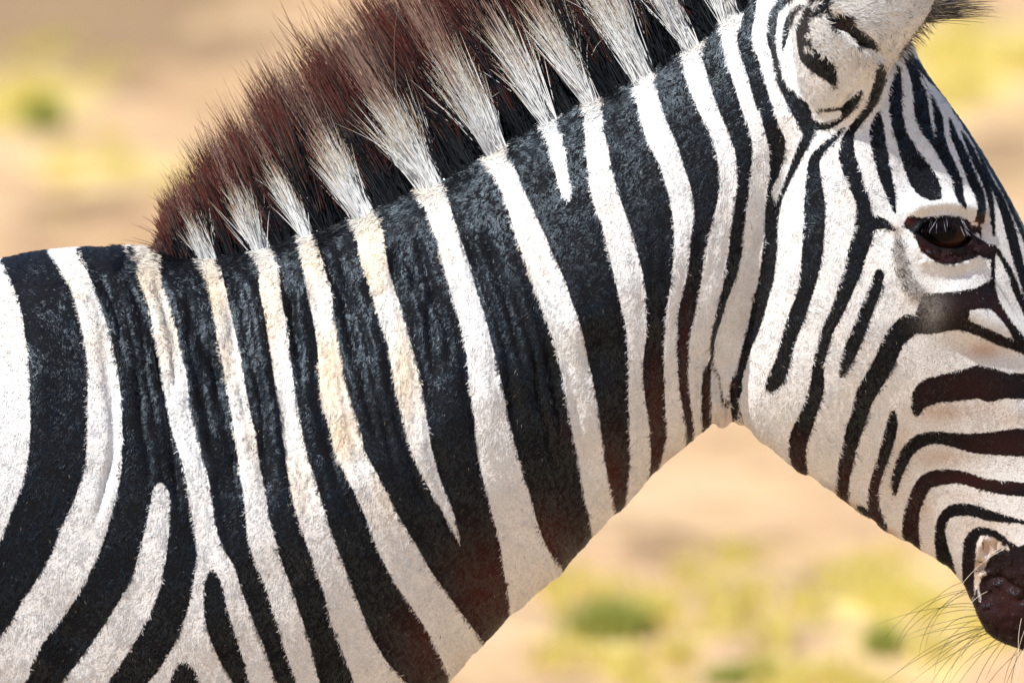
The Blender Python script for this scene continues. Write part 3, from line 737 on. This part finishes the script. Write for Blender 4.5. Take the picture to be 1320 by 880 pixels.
# whiskers on the chin and lips
def whiskers(n):
    P = np.empty((n, 9, 3)); hc = np.empty((n, 3))
    ts = np.linspace(0, 1, 9)
    chin = crom([(1253,752),(1253,775),(1258,798),(1272,814),(1292,822),(1320,833),(1345,842),(1380,850)], 6)
    for i in range(n):
        j = int((rng.random() ** 1.0) * (len(chin) - 1)); x, y = chin[j]
        front = rng.random() < .24
        depth = rng.uniform(-.03, .03)
        if front:
            x += rng.uniform(6, 40); y -= rng.uniform(8, 50); depth = -.052
        p0 = unproj(x + 3, y - 5, depth)
        L = rng.uniform(60, 165) * S
        u = np.clip((x - 1253) / 90, 0, 1)
        a0 = math.radians(185 + 62 * u + rng.normal(0, 12)); a1 = a0 + math.radians(rng.uniform(15, 85) * (1 - .6 * u))
        p = p0.copy(); P[i, 0] = p
        dy = rng.uniform(-.5, .1) if not front else rng.uniform(-.7, -.2)
        for k in range(1, 9):
            a = a0 + (a1 - a0) * ts[k]
            p = p + np.array([math.cos(a), dy, math.sin(a)]) * L / 8
            P[i, k] = p
        hc[i] = (.62, .54, .44) if front else (.008, .007, .006)
    return P, hc
P, hc = whiskers(46)
whisk = hair_object('whiskers', P, np.array([1, 1, 1, .95, .9, .8, .65, .45, .15]) * rng.uniform(.00015, .00024, len(P))[:, None], hair_mat('whisker_hair', .5, .15), zebra, hc)

# fringe along the front rim of the near and far ear
for sgn in (-1, 1):
    m = 500
    rim_p = crom([(1152,72),(1168,57),(1184,36),(1195,15),(1203,-8),(1212,-50)], 8)
    j = rng.integers(0, len(rim_p), m)
    b0 = unproj(rim_p[j, 0] - 6, rim_p[j, 1] - 2, -.088); b0[:, 1] = sgn * (.088 + rng.normal(0, .004, m))
    ln = rng.uniform(8, 26, m) * S; th = rng.normal(-.15, .45, m)
    mp = np.empty((m, K, 3))
    for k, t in enumerate(ts):
        mp[:, k] = b0 + np.stack([np.cos(th) * ln * t, np.zeros(m), np.sin(th) * ln * t - .3 * ln * t * t], 1)
    hair_object('ear_fringe', mp, np.array([1, 1, .95, .85, .7, .5, .18]) * rng.uniform(.00014, .00026, m)[:, None], bpy.data.materials['forelock_hair'], zebra,
                np.where((rng.random(m) < .6)[:, None], np.array([.04, .03, .02]), np.array([.35, .30, .22])))

# eyes
em, en, el, eb = mat('eye_dark_brown')
eb.inputs['Roughness'].default_value = .04; eb.inputs['Specular IOR Level'].default_value = .09
g = N(en, 'ShaderNodeTexCoord')
sep = N(en, 'ShaderNodeSeparateXYZ'); el.new(g.outputs['Object'], sep.inputs[0])
lenx = N(en, 'ShaderNodeVectorMath', operation='LENGTH'); cmb = N(en, 'ShaderNodeCombineXYZ')
el.new(math_(en, el, 'MULTIPLY', sep.outputs[0], .6), cmb.inputs[0]); el.new(sep.outputs[2], cmb.inputs[2]); el.new(cmb.outputs[0], lenx.inputs[0])
iris = maprange(en, el, lenx.outputs['Value'], .0065, .0085)
outer = maprange(en, el, lenx.outputs['Value'], .012, .015)
c1 = mixc(en, el, iris, (.003, .002, .003, 1), (.022, .008, .004, 1)); c1 = mixc(en, el, outer, c1, (.008, .004, .003, 1))
el.new(c1, eb.inputs['Base Color'])
lash_m = hair_mat('lash_hair', .6, .02)
eyey = None
sel = (np.abs(px - 1212) < 75) & (np.abs(py - 300) < 60) & (co[:, 1] < 0) & (op > -9) & (op < -4)
surf_y = float(np.median(co[sel, 1]))
for sgn in (-1, 1):
    ctr = unproj(1214, 301, surf_y)
    bmE = bmesh.new(); bmesh.ops.create_uvsphere(bmE, u_segments=48, v_segments=32, radius=.0225)
    for vtx in bmE.verts:                                     # slightly oval globe with a fuller cornea towards the outside
        vtx.co.x *= 1.12
        k = max(0, (-vtx.co.y) / .0225) ; vtx.co.y -= .0015 * max(0, k - .75) * 4
    if sgn > 0: bmesh.ops.scale(bmE, vec=(1, -1, 1), verts=bmE.verts); bmesh.ops.reverse_faces(bmE, faces=bmE.faces)
    em_ = bpy.data.meshes.new('eye'); bmE.to_mesh(em_); bmE.free()
    em_.polygons.foreach_set('use_smooth', np.ones(len(em_.polygons), bool)); em_.materials.append(em)
    eye = bpy.data.objects.new('eye', em_); col.objects.link(eye); eye.parent = zebra
    eye.location = (ctr[0], sgn * (abs(surf_y) - .0225), ctr[2])
    # lashes along the upper lid
    m = 150
    lid = crom([(1184,293),(1192,285),(1204,281),(1220,280),(1236,283),(1247,291)], 8)
    j = rng.integers(0, len(lid), m)
    b0 = unproj(lid[j, 0], lid[j, 1] + rng.uniform(-3, 3, m), surf_y); b0[:, 1] = surf_y - .0005
    ln = rng.uniform(14, 30, m) * S
    fan = (lid[j, 0] - 1214) / 34 * .55 + rng.normal(0, .16, m)
    lp = np.empty((m, K, 3))
    for k, t in enumerate(ts):
        lp[:, k] = b0 + np.stack([np.sin(fan) * ln * t, -.42 * ln * t, -np.cos(fan) * ln * t * .9 + .18 * ln * t * t], 1)
    if sgn > 0: lp[:, :, 1] *= -1
    lo = hair_object('eyelashes', lp, np.array([1, 1, .95, .85, .7, .5, .18]) * rng.uniform(.00022, .00036, m)[:, None], lash_m, zebra,
                     np.where((rng.random(m) < .12)[:, None], np.array([.26, .25, .29]), np.array([.01, .008, .01])))
    lo.parent = eye; lo.matrix_parent_inverse = Matrix.Translation(-Vector(eye.location))

# tail tuft
m = 1500
tb = np.array([tq[0] - .06, 0, tq[2] - .43]) + rng.normal(0, .008, (m, 3))
ln = rng.uniform(.2, .42, m)
mp = np.empty((m, K, 3)); sx = rng.normal(0, .06, m); sy = rng.normal(0, .06, m)
for k, t in enumerate(ts):
    mp[:, k] = tb + np.stack([sx * ln * t, sy * ln * t, -ln * t], 1)
hair_object('tail_tuft', mp, np.full((m, K), .0004), bpy.data.materials['forelock_hair'], zebra, np.full((m, 3), .015))

# ------------------------------------------------------------------ ground
gm, gn, gl, gb = mat('dry_earth')
tc = N(gn, 'ShaderNodeTexCoord').outputs['Object']
a_so = N(gn, 'ShaderNodeAttribute', attribute_name='soil'); a_sw = N(gn, 'ShaderNodeAttribute', attribute_name='straw')
c1 = mixc(gn, gl, maprange(gn, gl, noise(gn, gl, .55, 6, tc, .6), .35, .65), (.50, .305, .165, 1), (.68, .475, .28, 1))
n3 = noise(gn, gl, 3.5, 5, tc, .6)
c1 = mixc(gn, gl, maprange(gn, gl, math_(gn, gl, 'ADD', n3, math_(gn, gl, 'MULTIPLY', a_so.outputs['Fac'], .42)), .46, .76, 0, .85), c1, (.19, .115, .06, 1))
c1 = mixc(gn, gl, maprange(gn, gl, noise(gn, gl, 22, 4, tc, .6), .4, .7, 0, .4), c1, (.66, .48, .31, 1))
c1 = mixc(gn, gl, maprange(gn, gl, math_(gn, gl, 'ADD', noise(gn, gl, 5.0, 5, tc, .65), math_(gn, gl, 'MULTIPLY', a_sw.outputs['Fac'], .30)), .56, .80, 0, .85), c1, (.80, .66, .22, 1))
gl.new(c1, gb.inputs['Base Color']); gb.inputs['Roughness'].default_value = .95; gb.inputs['Specular IOR Level'].default_value = .1
b2 = N(gn, 'ShaderNodeBump'); b2.inputs['Distance'].default_value = .03; b2.inputs['Strength'].default_value = .8
gl.new(noise(gn, gl, 14, 6, tc, .65), b2.inputs['Height']); gl.new(b2.outputs[0], gb.inputs['Normal'])
# one sheet: fine and gently uneven near the animal, coarse out to the horizon
xs = np.concatenate([np.linspace(-1500, -40, 12)[:-1], np.linspace(-40, -3.6, 24)[:-1], np.linspace(-3.6, 3.6, 145), np.linspace(3.6, 40, 24)[1:], np.linspace(40, 1500, 12)[1:]])
ys = np.concatenate([np.linspace(-1500, -12, 12)[:-1], np.linspace(-12, 8, 30)[:-1], np.linspace(8, 40, 214), np.linspace(40, 60, 14)[1:], np.linspace(60, 1500, 14)[1:]])
gx, gy = np.meshgrid(xs, ys)
gz = np.zeros_like(gx)
for k in range(14):
    a = rng.uniform(0, 2 * math.pi); f = rng.uniform(.6, 4.0)
    gz += .010 / f ** .6 * np.sin(f * (gx * math.cos(a) + gy * math.sin(a)) + rng.uniform(0, 6))
inside = np.clip((40 - np.abs(gx)) / 10, 0, 1) * np.clip((60 - gy) / 15, 0, 1) * np.clip((gy + 12) / 5, 0, 1)
flat = np.clip((np.hypot(gx + .6, gy) - 1.6) / 1.5, 0, 1)
gz = gz * inside * flat
nx_, ny_ = len(xs), len(ys)
gv = np.stack([gx.ravel(), gy.ravel(), gz.ravel()], 1)
gf = [(j * nx_ + i, j * nx_ + i + 1, (j + 1) * nx_ + i + 1, (j + 1) * nx_ + i) for j in range(ny_ - 1) for i in range(nx_ - 1)]
gme = bpy.data.meshes.new('ground'); gme.from_pydata(gv.tolist(), [], gf); gme.materials.append(gm)
gpx, gpy = proj(gv + np.array([0, 0, 0.0]))
behind = gv[:, 1] < 4
soil = blobs([(90,40,130,45,2.4),(20,-20,240,45,2.2),(250,60,100,24,1.2),(300,200,90,14,.7),(110,270,110,12,.8),(170,110,60,18,.6),(1300,200,60,40,.6),(1290,30,70,16,.4),(230,250,90,16,.4),(60,300,60,14,.4),(850,690,45,16,.7),(920,770,50,14,.5),(1060,770,55,16,.6),(990,830,60,12,.5),(1090,870,60,12,.6),(660,860,50,10,.3),(940,660,50,10,.4)])(gpx, gpy)
straw = blobs([(40,130,90,45,1.0),(130,215,130,28,.7),(1250,80,130,60,1.0),(1200,140,60,30,.8),(780,800,110,32,1.0),(1000,720,120,24,.6),(1160,790,170,60,.9),(1010,850,220,26,.9),(1250,850,120,40,.9),(900,800,100,26,.5)])(gpx, gpy)
attr_f(gme, 'soil', np.where(behind, 0, soil)); attr_f(gme, 'straw', np.where(behind, 0, straw))
gme.polygons.foreach_set('use_smooth', np.ones(len(gme.polygons), bool))
ground = bpy.data.objects.new('ground', gme); col.objects.link(ground)
ground['kind'] = 'structure'; ground['label'] = 'bare sandy earth with dry patches behind the zebra'; ground['category'] = 'ground'

def gheight(x, y):
    i = np.clip(np.searchsorted(xs, x) - 1, 0, nx_ - 2); j = np.clip(np.searchsorted(ys, y) - 1, 0, ny_ - 2)
    fx = (x - xs[i]) / (xs[i + 1] - xs[i]); fy = (y - ys[j]) / (ys[j + 1] - ys[j])
    return gz[j, i] * (1 - fx) * (1 - fy) + gz[j, i + 1] * fx * (1 - fy) + gz[j + 1, i] * (1 - fx) * fy + gz[j + 1, i + 1] * fx * fy

def grass_mat(name, a, b):
    m, n, l, bs = mat(name)
    inf = N(n, 'ShaderNodeAttribute', attribute_name='tint')
    c = mixc(n, l, inf.outputs['Fac'], a + (1,), b + (1,))
    l.new(c, bs.inputs['Base Color']); bs.inputs['Roughness'].default_value = .6; bs.inputs['Specular IOR Level'].default_value = .25
    o = n['Material Output']; tr = N(n, 'ShaderNodeBsdfTranslucent'); mx = N(n, 'ShaderNodeMixShader'); mx.inputs[0].default_value = .5
    l.new(c, tr.inputs[0]); l.new(bs.outputs[0], mx.inputs[1]); l.new(tr.outputs[0], mx.inputs[2]); l.new(mx.outputs[0], o.inputs[0])
    return m
M_dry = grass_mat('dry_yellow_grass', (.82, .68, .24), (.70, .62, .16))
M_green = grass_mat('green_grass', (.30, .37, .09), (.60, .57, .15))
def blades(name, base, h, material, width=.004, spread=.5):
    """curved two-segment blades"""
    n = len(base)
    az = rng.uniform(0, 2 * math.pi, n); t = np.abs(rng.normal(0, spread, n))
    d = np.stack([np.cos(az) * np.sin(t), np.sin(az) * np.sin(t), np.cos(t)], 1)
    s = np.stack([-np.sin(az), np.cos(az), np.zeros(n)], 1) * width
    mid = base + d * (h * .55)[:, None]; d2 = d.copy(); d2[:, 2] -= .5; tip = mid + d2 * (h * .5)[:, None]
    v = np.stack([base - s, base + s, mid - s * .7, mid + s * .7, tip], 1).reshape(-1, 3)
    f = []
    for i in range(n):
        o = 5 * i; f.append((o, o + 1, o + 3, o + 2)); f.append((o + 2, o + 3, o + 4))
    m = bpy.data.meshes.new(name); m.from_pydata(v.tolist(), [], f); m.materials.append(material)
    attr_f(m, 'tint', np.repeat(rng.random(n), 5))
    o = bpy.data.objects.new(name, m); col.objects.link(o)
    return o
# low dry grass lying over the earth in patches
def patch(px, py, wpx, dm, n, hmin, hmax):
    g = ground_at(px, py); sc = S * np.linalg.norm(g - CAM) / DIST
    x = g[0] + rng.normal(0, wpx * sc * .5, n); y = g[1] + rng.normal(0, dm, n)
    return np.stack([x, y, gheight(x, y) - .002], 1), rng.uniform(hmin, hmax, n)
PB, PH = [], []
def clumps(px, py, wpx, hpx, k, n, hmin, hmax):
    for _ in range(k):
        b, h = patch(px + rng.normal(0, wpx * .5), py + rng.normal(0, hpx * .5), rng.uniform(18, 46), .07, n, hmin, hmax * rng.uniform(.6, 1.2))
        PB.append(b); PH.append(h)
for a in [(45,140,90,50,9,60,.05,.15),(140,225,120,30,7,50,.03,.10),(60,80,120,30,4,40,.04,.1),(1265,70,90,50,14,70,.05,.15),(1210,130,70,30,7,60,.05,.13),
          (780,775,110,50,8,55,.03,.08),(700,850,60,20,2,50,.03,.06),(1000,800,180,70,11,50,.03,.08),(1180,790,140,80,12,50,.03,.08),(1000,865,240,20,10,50,.03,.08),(1120,720,100,30,4,40,.02,.06)]:
    clumps(*a)
nb = 5000                                                  # thin scatter everywhere else
x = rng.uniform(-8, 8, nb); y = rng.uniform(2.5, 45, nb)
PB.append(np.stack([x, y, gheight(x, y) - .002], 1)); PH.append(rng.uniform(.02, .05, nb))
dg_ = blades('dry_grass', np.vstack(PB), np.concatenate(PH), M_dry, .0045, .6)
dg_['kind'] = 'stuff'; dg_['label'] = 'short dry yellow grass scattered over the sandy earth'; dg_['category'] = 'grass'
for (tx, ty, wpx, n, h, lab) in [
    (785, 812, 46, 380, .10, 'dark green grass tuft on the yellow grass below the zebra neck'),
    (965, 872, 50, 360, .05, 'low bright green grass tuft between the zebra neck and muzzle'),
    (1138, 838, 22, 300, .06, 'small green grass tuft beside the whiskered chin'),
    (56, 168, 24, 420, .15, 'dark green weed clump in yellow grass beyond the shoulder')]:
    b, hh = patch(tx, ty, wpx * .85, .03 if ty > 400 else .06, n * 2, h * .6, h)
    o = blades('grass_tuft', b, hh, M_green, .004, .45)
    c0 = Vector(b.mean(0)); c0.z = 0
    o.data.transform(Matrix.Translation(-c0)); o.location = c0
    o['label'] = lab; o['category'] = 'grass tuft'; o['group'] = 'green grass tufts on the dry ground'
